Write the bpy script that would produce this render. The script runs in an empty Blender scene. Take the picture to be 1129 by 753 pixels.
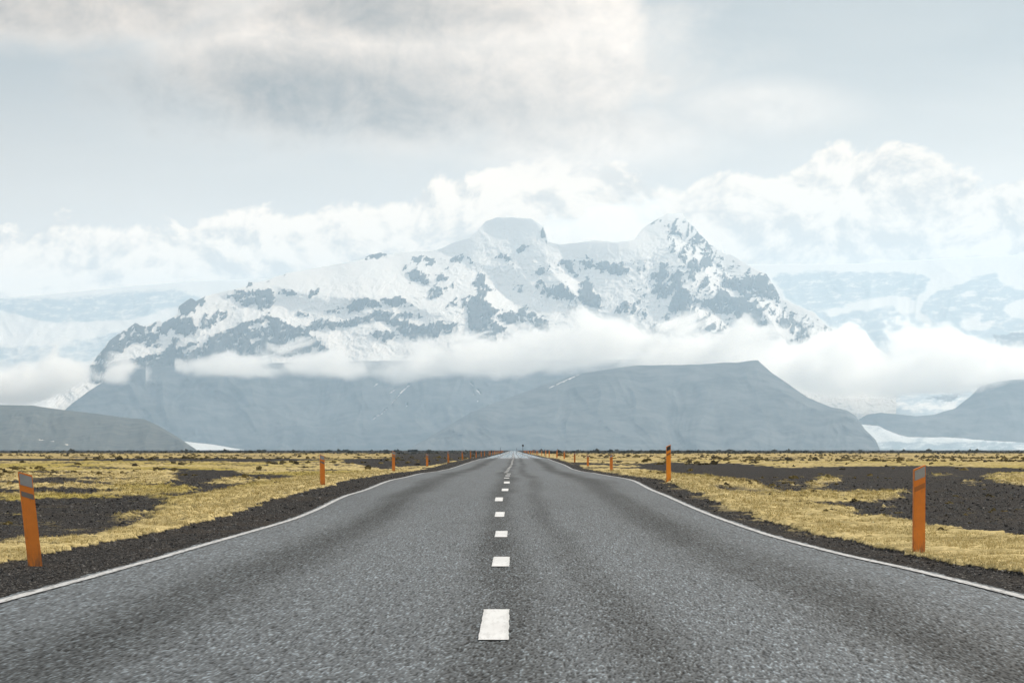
import bpy, math, random
import numpy as np
from math import radians

random.seed(7)
rng = np.random.default_rng(7)
F = 3400.0            # focal length in photo pixels
VX, HY = 566.0, 496.0  # photo position of the road direction on the horizon
CAMZ = 0.95
sc = bpy.context.scene
col = sc.collection

# ------------------------------------------------------------------ noise
_perm = rng.permutation(256)
_perm = np.concatenate([_perm, _perm]).astype(np.int64)
_g = rng.normal(size=(256, 3)); _g /= np.linalg.norm(_g, axis=1)[:, None]
_g = _g.astype(np.float32)

def perlin(x, y, z=0.0):
    x = np.asarray(x, np.float64); y = np.asarray(y, np.float64); z = np.asarray(z, np.float64)
    x, y, z = np.broadcast_arrays(x, y, z)
    xi = np.floor(x).astype(np.int64); yi = np.floor(y).astype(np.int64); zi = np.floor(z).astype(np.int64)
    xf = (x - xi).astype(np.float32); yf = (y - yi).astype(np.float32); zf = (z - zi).astype(np.float32)
    u = xf * xf * xf * (xf * (xf * 6 - 15) + 10)
    v = yf * yf * yf * (yf * (yf * 6 - 15) + 10)
    w = zf * zf * zf * (zf * (zf * 6 - 15) + 10)
    def c(a, b, d):
        h = _perm[(_perm[(_perm[(xi + a) & 255] + yi + b) & 255] + zi + d) & 255]
        g = _g[h]
        return g[..., 0] * (xf - a) + g[..., 1] * (yf - b) + g[..., 2] * (zf - d)
    def lerp(a, b, t): return a + (b - a) * t
    return lerp(lerp(lerp(c(0,0,0), c(1,0,0), u), lerp(c(0,1,0), c(1,1,0), u), v),
                lerp(lerp(c(0,0,1), c(1,0,1), u), lerp(c(0,1,1), c(1,1,1), u), v), w) * 1.5

def fbm(x, y, z=0.0, o=4, gain=.5, lac=2.03):
    s = 0; a = 1.0; t = 0
    for i in range(o):
        s = s + a * perlin(x + 17.3 * i, y - 9.1 * i, z + 3.7 * i); t += a
        x = x * lac; y = y * lac; z = z * lac; a *= gain
    return s / t * 1.6

def ridged(x, y, z=0.0, o=4, gain=.5, lac=2.03):
    s = 0; a = 1.0; t = 0
    for i in range(o):
        s = s + a * (1 - 2 * np.abs(perlin(x + 11.3 * i, y - 5.1 * i, z + 2.7 * i))); t += a
        x = x * lac; y = y * lac; z = z * lac; a *= gain
    return s / t

def sstep(a, b, x):
    t = np.clip((x - a) / (b - a), 0, 1)
    return t * t * (3 - 2 * t)

def inpoly(px, py, poly):
    poly = np.asarray(poly, float)
    res = np.zeros(px.shape, bool)
    x0, y0 = poly.min(0) - .01; x1, y1 = poly.max(0) + .01
    bb = (px >= x0) & (px <= x1) & (py >= y0) & (py <= y1)
    if not bb.any(): return res
    X = px[bb]; Y = py[bb]; r = np.zeros(X.shape, bool)
    n = len(poly); j = n - 1
    for i in range(n):
        xi, yi = poly[i]; xj, yj = poly[j]
        if yi != yj:
            c = ((yi > Y) != (yj > Y)) & (X < (xj - xi) * (Y - yi) / (yj - yi) + xi)
            r ^= c
        j = i
    res[bb] = r
    return res

def zp(ox, oy, s, *pts):       # traced points of an enlarged crop -> photo pixels
    return [(ox + a / s, oy + b / s) for a, b in pts]

# ------------------------------------------------------------------ object helpers
def tag(o, label=None, cat=None, group=None, kind=None):
    if label: o['label'] = label
    if cat: o['category'] = cat
    if group: o['group'] = group
    if kind: o['kind'] = kind
    return o

def mesh_np(name, V, Q, mat=None, parent=None, smooth=True, attrs=None):
    me = bpy.data.meshes.new(name)
    V = np.ascontiguousarray(V, np.float32); Q = np.ascontiguousarray(Q, np.int32)
    me.vertices.add(len(V)); me.vertices.foreach_set('co', V.ravel())
    k = Q.shape[1]
    me.loops.add(Q.size); me.loops.foreach_set('vertex_index', Q.ravel())
    me.polygons.add(len(Q)); me.polygons.foreach_set('loop_start', np.arange(len(Q), dtype=np.int32) * k)
    me.update(calc_edges=True)
    me.polygons.foreach_set('use_smooth', np.full(len(Q), smooth, bool))
    for an, av in (attrs or {}).items():
        at = me.attributes.new(an, 'FLOAT', 'POINT')
        at.data.foreach_set('value', np.ascontiguousarray(av, np.float32).ravel())
    if mat: me.materials.append(mat)
    o = bpy.data.objects.new(name, me); col.objects.link(o)
    if parent: o.parent = parent
    return o

def grid_faces(nr, nc, wrap=False):
    r = np.arange(nr - 1)[:, None]; c = np.arange(nc if wrap else nc - 1)[None, :]
    c2 = (c + 1) % nc
    a = r * nc + c; b = r * nc + c2; d = (r + 1) * nc + c2; e = (r + 1) * nc + c
    return np.stack([a, b, d, e], -1).reshape(-1, 4)

def empty(name, loc=(0, 0, 0), rz=0.0):
    o = bpy.data.objects.new(name, None); col.objects.link(o)
    o.location = loc; o.rotation_euler = (0, 0, rz); o.empty_display_size = .2
    return o

# ------------------------------------------------------------------ node helper
class NT:
    def __init__(s, tree): s.t = tree; s.n = tree.nodes; s.l = tree.links
    def new(s, typ, **kw):
        n = s.n.new(typ)
        for k, v in kw.items(): setattr(n, k, v)
        return n
    def put(s, sock, v):
        if isinstance(v, bpy.types.NodeSocket): s.l.new(v, sock)
        elif v is not None:
            if hasattr(sock.default_value, '__len__') and not hasattr(v, '__len__'): v = [v] * len(sock.default_value)
            sock.default_value = v
    def m(s, op, a, b=None, c=None, clamp=False):
        n = s.new('ShaderNodeMath', operation=op, use_clamp=clamp)
        s.put(n.inputs[0], a); s.put(n.inputs[1], b)
        if c is not None: s.put(n.inputs[2], c)
        return n.outputs[0]
    def vm(s, op, a, b=None):
        n = s.new('ShaderNodeVectorMath', operation=op)
        s.put(n.inputs[0], a); s.put(n.inputs[1], b)
        return n.outputs[0]
    def noise(s, vec, scale, detail=4, rough=.5, dist=0.0, dims='3D'):
        n = s.new('ShaderNodeTexNoise', noise_dimensions=dims)
        s.put(n.inputs['Vector'], vec); s.put(n.inputs['Scale'], scale)
        s.put(n.inputs['Detail'], detail); s.put(n.inputs['Roughness'], rough); s.put(n.inputs['Distortion'], dist)
        return n.outputs[0]
    def voro(s, vec, scale, out='Distance', feature='F1', rnd=1.0):
        n = s.new('ShaderNodeTexVoronoi', feature=feature)
        s.put(n.inputs['Vector'], vec); s.put(n.inputs['Scale'], scale); s.put(n.inputs['Randomness'], rnd)
        return n.outputs[out]
    def rng(s, v, a, b, c=0.0, d=1.0, smooth=True):
        n = s.new('ShaderNodeMapRange', interpolation_type='SMOOTHSTEP' if smooth else 'LINEAR')
        for i, x in enumerate((v, a, b, c, d)): s.put(n.inputs[i], x)
        return n.outputs[0]
    def mix(s, f, a, b, blend='MIX'):
        n = s.new('ShaderNodeMix', data_type='RGBA', blend_type=blend)
        s.put(n.inputs[0], f); s.put(n.inputs[6], c4(a)); s.put(n.inputs[7], c4(b))
        return n.outputs[2]
    def attr(s, name):
        return s.new('ShaderNodeAttribute', attribute_name=name).outputs['Fac']
    def scale(s, v, sx, sy, sz):
        return s.vm('MULTIPLY', v, (sx, sy, sz))
    def bump(s, h, strength=1.0, dist=.01, normal=None):
        n = s.new('ShaderNodeBump'); s.put(n.inputs['Height'], h)
        s.put(n.inputs['Strength'], strength); s.put(n.inputs['Distance'], dist)
        if normal: s.put(n.inputs['Normal'], normal)
        return n.outputs[0]

def c4(v):
    if isinstance(v, bpy.types.NodeSocket): return v
    return (*v, 1.0) if len(v) == 3 else v

def new_mat(name, rough=.8, spec=.3):
    m = bpy.data.materials.new(name); m.use_nodes = True
    nt = NT(m.node_tree); b = nt.n['Principled BSDF']
    b.inputs['Roughness'].default_value = rough
    b.inputs['Specular IOR Level'].default_value = spec
    pos = nt.new('ShaderNodeTexCoord').outputs['Object']
    return m, nt, b, pos

# ------------------------------------------------------------------ road profile (surveyed from the edge lines)
_pd = np.array([0, 8, 12, 16, 20, 22.6, 26.3, 29.2, 32.5, 37, 42, 48, 53.6, 60.2, 64, 70, 76, 80, 84, 89, 101, 119, 142, 166, 200, 246, 300, 380, 480, 600, 800, 1100, 1600, 3000, 9000], float)
_pz = np.array([.95, .95, .95, .95, .955, .971, .99, 1.017, 1.03, 1.05, 1.06, 1.057, 1.025, .962, .932, .93, .885, .845, .825, .826, .858, .89, .98, 1.015, .95, .91, .86, .95, .93, .96, 1.0, 1.0, 1.02, 1.0, 1.0], float)
_cx = np.array([.0, .0, .0, .03, .047, .04, .008, -.04, -.08, -.10, -.10, -.10, -.12, -.16, -.17, -.12, -.09, -.07, -.06, -.03, -.12, -.22, -.18, -.15, 0, 0, .1, .1, .1, .1, .1, .1, .1, .1, .1], float)
_dd = np.linspace(0, 9000, 90001)
def _sm(y, k):
    z = np.interp(_dd, _pd, y); ker = np.hanning(k); ker /= ker.sum()
    return np.convolve(np.pad(z, k // 2, mode='edge'), ker, mode='same')[k // 2: k // 2 + len(_dd)]
_rz = CAMZ - _sm(_pz, 71); _rx = _sm(_cx, 101)
def road_z(d): return np.interp(d, _dd, _rz)
def road_x(d): return np.interp(d, _dd, _rx)
HW = 3.27        # centre to edge line

# ------------------------------------------------------------------ sun, sky, render settings
SUN_AZ, SUN_EL = 43.0, 31.0      # azimuth to the right of the view direction
sdir = np.array([math.sin(radians(SUN_AZ)) * math.cos(radians(SUN_EL)), math.cos(radians(SUN_AZ)) * math.cos(radians(SUN_EL)), math.sin(radians(SUN_EL))])
sun = bpy.data.lights.new('sun', 'SUN'); sun.energy = 4.8; sun.angle = radians(.6); sun.color = (1.0, .88, .74)
so = bpy.data.objects.new('sun', sun); col.objects.link(so)
from mathutils import Vector
so.rotation_euler = Vector(sdir).to_track_quat('Z', 'Y').to_euler()
so.location = (0, 0, 50)

w = bpy.data.worlds.new('World'); sc.world = w; w.use_nodes = True
nt = NT(w.node_tree); bg = nt.n['Background']
sky = nt.new('ShaderNodeTexSky', sky_type='NISHITA', sun_disc=False)
sky.sun_elevation = radians(SUN_EL); sky.sun_rotation = radians(SUN_AZ)
sky.air_density = 1.0; sky.dust_density = 2.0; sky.ozone_density = 1.0; sky.altitude = 50
WSTR = 0.1
dirv = nt.new('ShaderNodeTexCoord').outputs['Generated']
sp = nt.new('ShaderNodeSeparateXYZ'); nt.put(sp.inputs[0], dirv)
dx, dy, dz = sp.outputs
az = nt.m('ARCTAN2', dx, dy)
hyp = nt.m('SQRT', nt.m('ADD', nt.m('MULTIPLY', dx, dx), nt.m('MULTIPLY', dy, dy)))
U = nt.m('MULTIPLY', az, 3.4)
Vv = nt.m('MULTIPLY', nt.m('DIVIDE', dz, nt.m('MAXIMUM', hyp, .05)), 3.4)
cmb = nt.new('ShaderNodeCombineXYZ'); nt.put(cmb.inputs[0], U); nt.put(cmb.inputs[1], Vv); nt.put(cmb.inputs[2], 0.3)
P = cmb.outputs[0]
def ellipse(cx, cy, rx, ry):     # distance field: <1 inside
    a = nt.m('DIVIDE', nt.m('SUBTRACT', U, (cx - VX) / 1000), rx / 1000)
    b = nt.m('DIVIDE', nt.m('SUBTRACT', Vv, (HY - cy) / 1000), ry / 1000)
    return nt.m('SQRT', nt.m('ADD', nt.m('MULTIPLY', a, a), nt.m('MULTIPLY', b, b)))
def inside(cx, cy, rx, ry, n, amp, soft):
    e = nt.m('ADD', ellipse(cx, cy, rx, ry), nt.m('MULTIPLY', nt.m('SUBTRACT', n, .5), amp))
    return nt.rng(e, 1 + soft, 1 - soft)
n_big = nt.noise(P, 5.0, 6, .55, .25)
n_mid = nt.noise(nt.scale(P, 1, 1.2, 1), 14.0, 8, .60, .25)
Psh = nt.vm('ADD', P, (.010, .014, 0))
n_mid2 = nt.noise(nt.scale(Psh, 1, 1.2, 1), 14.0, 8, .60, .25)
relief = nt.m('MULTIPLY', nt.m('SUBTRACT', n_mid, n_mid2), 1.0)      # lit towards the sun side
cirrus = nt.noise(nt.scale(P, 1.0, 5.0, 1), 2.2, 5, .5, .3)
# clear air: physical sky veiled with thin high cloud
K = 1.0 / WSTR
def cc(r, g, b): return (r * K, g * K, b * K, 1)
vs = nt.rng(Vv, .18, .50)
veil = nt.mix(nt.rng(cirrus, .35, .7), nt.mix(vs, cc(1.00, .82, .68), cc(.36, .34, .32)), nt.mix(vs, cc(1.10, .90, .74), cc(.46, .42, .38)))
veil = nt.mix(nt.rng(Vv, .55, 1.6), veil, nt.mix(nt.rng(n_big, .35, .65), cc(.76, .74, .70), cc(1.08, 1.01, .91)))   # brighter broken cloud added overhead out of view, to raise the fill light
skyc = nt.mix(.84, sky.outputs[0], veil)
# cloud band behind the mountain: top edge follows a measured curve
fc = nt.new('ShaderNodeFloatCurve')
pts = [(-200, 262), (0, 254), (60, 243), (150, 248), (240, 236), (330, 228), (400, 223), (440, 216), (490, 200), (540, 190), (570, 173), (620, 168), (660, 172), (690, 186), (740, 207), (780, 192), (830, 192), (870, 180), (930, 152), (980, 155), (1030, 178), (1060, 196), (1129, 198), (1300, 205)]
cv = fc.mapping.curves[0]
def cu(x): return (x + 200) / 1500.0
for i, (x, y) in enumerate(pts):
    q = (cu(x), (HY - y) / 500.0)
    if i < 2: cv.points[i].location = q
    else: cv.points.new(*q)
fc.mapping.update()
nt.put(fc.inputs['Value'], nt.m('ADD', nt.m('MULTIPLY', U, 1 / 1.5), (VX + 200) / 1500.0))
topv = nt.m('MULTIPLY', fc.outputs[0], .5)
edge = nt.m('SUBTRACT', nt.m('ADD', topv, nt.m('ADD', nt.m('MULTIPLY', nt.m('SUBTRACT', n_mid, .5), .085), nt.m('MULTIPLY', nt.m('SUBTRACT', n_big, .5), .03))), Vv)
band = nt.rng(edge, -.002, .009)
depthin = nt.rng(edge, 0.0, .12)
bshade = nt.m('ADD', nt.m('MULTIPLY', relief, 1.9), nt.m('SUBTRACT', .98, nt.m('MULTIPLY', depthin, nt.rng(n_big, .40, .62, .10, 0.0))))
bshade = nt.m('MINIMUM', nt.m('MAXIMUM', bshade, .74), 1.04)
bcol = nt.vm('MULTIPLY', nt.mix(nt.rng(bshade, .7, 1.0), (.92, .76, .62), (1.12, .90, .70)), None)
bmul = nt.new('ShaderNodeVectorMath', operation='SCALE'); nt.put(bmul.inputs[0], nt.mix(nt.rng(bshade, .7, 1.0), (.92, .76, .62), (1.12, .90, .70))); nt.put(bmul.inputs['Scale'], nt.m('MULTIPLY', bshade, nt.rng(U, -.6, .6, 1.40 * K, 1.0 * K, False)))
skyc = nt.mix(nt.m('MULTIPLY', band, .96), skyc, bmul.outputs[0])
# high grey cloud at the top, a lens-shaped veil and a small puff
hi = inside(440, 66, 310, 98, n_mid, .75, .34)
for e in ((598, 60, 132, 108, n_mid, .8, .20), (80, 8, 260, 48, n_mid, 1.0, .5), (640, 150, 130, 40, n_mid, 1.1, .6)):
    hi = nt.m('MAXIMUM', hi, inside(*e))
lens = nt.m('MULTIPLY', inside(832, 120, 100, 30, n_mid, .5, .55), .55)
puff = nt.m('MULTIPLY', inside(722, 92, 28, 16, n_mid, 2.2, .6), .8)
hi = nt.m('MAXIMUM', nt.m('MAXIMUM', hi, lens), puff)
dark = nt.m('MAXIMUM', inside(335, 108, 270, 52, n_big, .8, .95), nt.m('MULTIPLY', inside(430, 12, 150, 34, n_big, 1.2, .8), .8))
dark = nt.m('MAXIMUM', dark, nt.m('MULTIPLY', inside(80, 15, 200, 40, n_big, 1.2, .8), .6))
hs = nt.m('SUBTRACT', nt.m('ADD', .94, nt.m('MULTIPLY', relief, .8)), nt.m('MULTIPLY', dark, .70))
hmul = nt.new('ShaderNodeVectorMath', operation='SCALE'); nt.put(hmul.inputs[0], nt.mix(dark, (1.14, .94, .77), (1.26, .95, .71))); nt.put(hmul.inputs['Scale'], nt.m('MULTIPLY', hs, 1.08 * K))
skyc = nt.mix(nt.m('MULTIPLY', hi, .93), skyc, hmul.outputs[0])
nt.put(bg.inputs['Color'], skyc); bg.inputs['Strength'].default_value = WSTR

sc.view_settings.view_transform = 'Standard'; sc.view_settings.look = 'None'
sc.view_settings.exposure = 0.12; sc.view_settings.gamma = 1.0; sc.view_settings.use_curve_mapping = False
sc.render.engine = 'CYCLES'
cy = sc.cycles
cy.use_denoising = True
try:
    cy.denoiser = 'OPENIMAGEDENOISE'; cy.denoising_input_passes = 'RGB_ALBEDO_NORMAL'; cy.denoising_prefilter = 'ACCURATE'
except Exception: pass
cy.max_bounces = 30; cy.diffuse_bounces = 2; cy.glossy_bounces = 2; cy.transmission_bounces = 2
cy.volume_bounces = 28; cy.transparent_max_bounces = 12
cy.use_adaptive_sampling = True; cy.adaptive_threshold = .015
cy.caustics_reflective = False; cy.caustics_refractive = False

cam = bpy.data.cameras.new('camera'); co = bpy.data.objects.new('camera', cam); col.objects.link(co)
cam.sensor_width = 36; cam.lens = F / 1129 * 36; cam.clip_start = .3; cam.clip_end = 150000
co.location = (0, 0, CAMZ)
co.rotation_euler = (radians(90) + math.atan((HY - 376.5) / F), 0, math.atan((VX - 564.5) / F))
sc.camera = co

# ------------------------------------------------------------------ materials
def asphalt():
    m, nt, b, pos = new_mat('asphalt', .62, .8)
    u = nt.attr('lat')
    def ga(c, s, a):
        t = nt.m('DIVIDE', nt.m('SUBTRACT', nt.m('ADD', u, wob), c), s)
        return nt.m('MULTIPLY', nt.m('EXPONENT', nt.m('MULTIPLY', nt.m('MULTIPLY', t, t), -1.0)), a)
    wob = nt.m('MULTIPLY', nt.m('SUBTRACT', nt.noise(nt.scale(pos, .3, .06, .3), 1.0, 3), .5), .35)
    d = ga(-.12, .30, .75)
    for a in ((.62, .24, .55), (-2.08, .42, .80), (2.12, .42, .85), (3.5, .25, .2), (-3.5, .25, .2)): d = nt.m('ADD', d, ga(*a))
    streak = nt.noise(nt.scale(pos, .8, .035, 1), 1.6, 5, .55)
    cross = nt.noise(nt.scale(pos, .6, .05, 1), 1.0, 4, .55)
    d = nt.m('MULTIPLY', d, nt.rng(cross, .3, .7, .85, 1.12))
    d = nt.m('ADD', d, nt.rng(streak, .32, .75, -.16, .18))
    base = nt.mix(nt.rng(d, -.1, 1.1, 0, 1, False), (.047, .060, .071), (.0118, .0172, .0212))
    gr = nt.attr('grain')
    pg = nt.scale(pos, 1, .2, 1); g2 = nt.noise(pg, 22, 4, .75)
    near = nt.rng(nt.attr('dist'), 20, 90, 1.0, .35)
    gx = nt.m('ADD', nt.m('MULTIPLY', nt.m('SUBTRACT', gr, .5), near), nt.m('MULTIPLY', nt.m('SUBTRACT', g2, .5), .10))
    fac = nt.m('ADD', nt.rng(gx, -.45, .45, 0.0, 1.8, False), nt.rng(gx, .26, .5, 0, 3.2, False))
    mul = nt.new('ShaderNodeVectorMath', operation='SCALE'); nt.put(mul.inputs[0], base); nt.put(mul.inputs['Scale'], fac)
    nt.put(b.inputs['Base Color'], mul.outputs[0])
    nt.put(b.inputs['Specular IOR Level'], nt.m('MULTIPLY', nt.rng(gx, -.40, .42, .08, .60, False), nt.rng(d, 0, 1, 1.0, .60)))
    far = nt.rng(nt.attr('dist'), 260, 420)
    nt.put(b.inputs['Roughness'], nt.m('SUBTRACT', nt.rng(d, 0, 1, .54, .80), nt.m('MULTIPLY', far, .46)))
    return m

def paint():
    m, nt, b, pos = new_mat('road_paint', .55, .4)
    n = nt.noise(nt.scale(pos, 1, .07, 1), 42, 5, .7); n2 = nt.noise(nt.scale(pos, 1.2, .25, 1), 3, 4)
    rim = nt.m('POWER', nt.attr('rim'), 5.0)
    wear = nt.m('MULTIPLY', nt.rng(nt.m('ADD', n, nt.m('MULTIPLY', rim, .22)), .48, .66), nt.attr('wear'))
    nt.put(b.inputs['Base Color'], nt.mix(wear, nt.mix(nt.m('MULTIPLY', nt.attr('wear'), .42), nt.mix(nt.rng(n2, .3, .7), (.70, .725, .745), (.60, .62, .64)), (.20, .205, .21)), (.12, .125, .13)))
    nt.put(b.inputs['Normal'], nt.bump(n, .3, .004))
    return m

def ground_mat():
    m, nt, b, pos = new_mat('moss_and_gravel', 1.0, .03)
    moss = nt.attr('moss'); dist = nt.attr('dist'); tone = nt.attr('tone')
    f1 = nt.noise(pos, 6.0, 5, .62); f2 = nt.noise(pos, 28.0, 4, .65)
    near = nt.rng(dist, 60, 220, 1.0, .25)
    mm = nt.m('ADD', moss, nt.m('MULTIPLY', nt.m('ADD', nt.m('MULTIPLY', nt.m('SUBTRACT', f1, .5), .55), nt.m('MULTIPLY', nt.m('SUBTRACT', f2, .5), 1.0)), near))
    mm = nt.rng(mm, .30, .70)
    # gravel: black basalt with scattered pale stones
    st = nt.new('ShaderNodeSeparateColor'); nt.put(st.inputs[0], nt.voro(pos, 26, 'Color'))
    st2 = nt.new('ShaderNodeSeparateColor'); nt.put(st2.inputs[0], nt.voro(pos, 60, 'Color'))
    gcol = nt.mix(st.outputs[0], (.008, .008, .009), (.034, .0335, .034))
    gcol = nt.mix(nt.rng(st2.outputs[1], .90, .97), gcol, (.20, .195, .185))
    gcol = nt.mix(nt.rng(nt.noise(pos, .30, 5, .65), .45, .72, 0, .45), gcol, (.056, .045, .034))
    # moss and dry grass
    pale = nt.mix(nt.rng(f1, .3, .7), (.29, .235, .10), (.62, .515, .265))
    green = nt.mix(nt.rng(f2, .3, .7), (.21, .172, .045), (.47, .39, .12))
    mc = nt.mix(tone, pale, green)
    mc = nt.mix(nt.rng(f2, .60, .80, 0, .75), mc, (.10, .075, .035))
    mc = nt.mix(nt.rng(nt.noise(nt.scale(pos, 1, .45, 1), .9, 5, .65), .42, .70, 0, .62), mc, (.155, .125, .05))
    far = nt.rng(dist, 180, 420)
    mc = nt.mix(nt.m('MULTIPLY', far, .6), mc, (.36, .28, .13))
    nt.put(b.inputs['Base Color'], nt.mix(mm, gcol, mc))
    hv = nt.m('SUBTRACT', 1.0, nt.voro(pos, 26, 'Distance'))
    hh = nt.m('ADD', nt.m('MULTIPLY', nt.m('SUBTRACT', 1.0, mm), nt.m('MULTIPLY', hv, .6)), nt.m('MULTIPLY', f2, .8))
    nt.put(b.inputs['Normal'], nt.bump(hh, .9, .03))
    return m

def alpine(name, rockc, rockc2, snowc=(.79, .75, .705), icec=(.46, .50, .52), nscale=.004):
    m, nt, b, pos = new_mat(name, .9, .1)
    rock = nt.attr('rock'); ice = nt.attr('ice')
    n = nt.noise(nt.scale(pos, 1, .5, 1), nscale * 6.0, 6, .72); n2 = nt.noise(nt.scale(pos, 1, 1, .25), nscale * 2.2, 5, .6)
    r = nt.rng(nt.m('ADD', rock, nt.m('MULTIPLY', nt.m('SUBTRACT', n, .5), 1.7)), .37, .50)
    rc = nt.mix(nt.rng(n2, .3, .7), rockc, rockc2)
    i = nt.rng(nt.m('ADD', ice, nt.m('MULTIPLY', nt.m('SUBTRACT', n, .5), .8)), .3, .75)
    sn = nt.mix(i, snowc, icec)
    nt.put(b.inputs['Base Color'], nt.mix(r, sn, rc))
    nt.put(b.inputs['Normal'], nt.bump(n2, .35, 30))
    return m

def volume_mat(name, dens, colr, aniso=0.0):
    m = bpy.data.materials.new(name); m.use_nodes = True
    nt = NT(m.node_tree); nt.n.remove(nt.n['Principled BSDF'])
    v = nt.new('ShaderNodeVolumePrincipled')
    v.inputs['Color'].default_value = (*colr, 1); v.inputs['Density'].default_value = dens
    v.inputs['Anisotropy'].default_value = aniso
    out = [n for n in nt.n if n.type == 'OUTPUT_MATERIAL'][0]
    nt.l.new(v.outputs[0], out.inputs['Volume'])
    m.cycles.homogeneous_volume = True
    return m

def plastic(name, c1, c2, rough=.5, spec=.4, dirt=(.10, .08, .06), trans=0.0):
    m, nt, b, pos = new_mat(name, rough, spec)
    n = nt.noise(pos, 6, 5, .6); n2 = nt.noise(nt.scale(pos, 1, 1, .2), 40, 4, .6)
    zc = nt.new('ShaderNodeSeparateXYZ'); nt.put(zc.inputs[0], pos)
    splash = nt.m('MULTIPLY', nt.rng(zc.outputs[2], .30, -.02), nt.rng(n2, .35, .7))
    c = nt.mix(nt.rng(n, .3, .7), c1, c2)
    c = nt.mix(nt.m('MULTIPLY', nt.rng(n2, .58, .75), .35), c, dirt)
    nt.put(b.inputs['Base Color'], nt.mix(nt.m('MULTIPLY', splash, .7), c, dirt))
    nt.put(b.inputs['Normal'], nt.bump(n2, .15, .003))
    return m

M_asph, M_paint, M_ground = asphalt(), paint(), ground_mat()

# ------------------------------------------------------------------ ground
LD = [  # bare dark gravel patches on the plain (traced), density
 (.92, [(-140,556),(0,549),(37,549),(93,550),(130,547),(163,549),(178,553),(173,561),(130,568),(93,575),(56,577),(37,583),(0,596),(-140,612)]),
 (.95, [(178,524),(202,519),(252,520),(303,524),(337,527),(296,530),(256,527),(229,534),(195,530)]),
 (.85, [(161,547),(202,540),(256,535),(303,537),(236,545),(188,552)]),
 (.72, [(-140,562),(100,566),(195,570),(120,590),(0,606),(-140,622)]),
 (.8, [(45,527),(70,526),(130,532),(120,536),(60,534),(0,537),(0,531)]),
 (1, [(378,506),(433,505),(433,518),(415,518),(395,513),(380,512)]),
 (1, [(433,494),(550,494),(545,503),(500,511),(474,516),(433,516)]),
 (.95, [(735,508.6),(758,511),(807,511),(864,515),(940,514.5),(1000,513),(1129,517),(1300,519),(1300,625),(1180,604),(1129,595),(1088,589),(1032,582.6),(1004,578),(964,572),(940,563),(899,559),(864,550),(843,547),(836,541),(818,532),(793,527),(740,524.5),(700,517),(700,512)]),
]
RM = [  # moss islands inside the big gravel flat on the right
 (.9, [(860,550),(882,546.7),(940,545),(975,544),(1000,543.8),(970,554.4),(917,554.7),(882,554.7)]),
 (.8, [(966,561),(1002,563.4),(986,564.5)]), (.6, [(860,541),(864,529),(875,532),(868,542)]),
 (.65, [(889,536),(908,525.4),(931,526),(906,538)]), (.8, [(1061,532),(1080,532),(1074,535)]),
 (.9, [(1086,524),(1129,521.6),(1300,522),(1300,538),(1200,537),(1110,535),(1097,530)]),
 (.7, [(1020,524),(1056,523),(1032,525)]),
 (.7, [(0,566),(38,567),(36,570),(0,571)]), (.7, [(98,574),(140,565),(160,566),(120,578)]),
]
GD = 1.07
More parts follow.
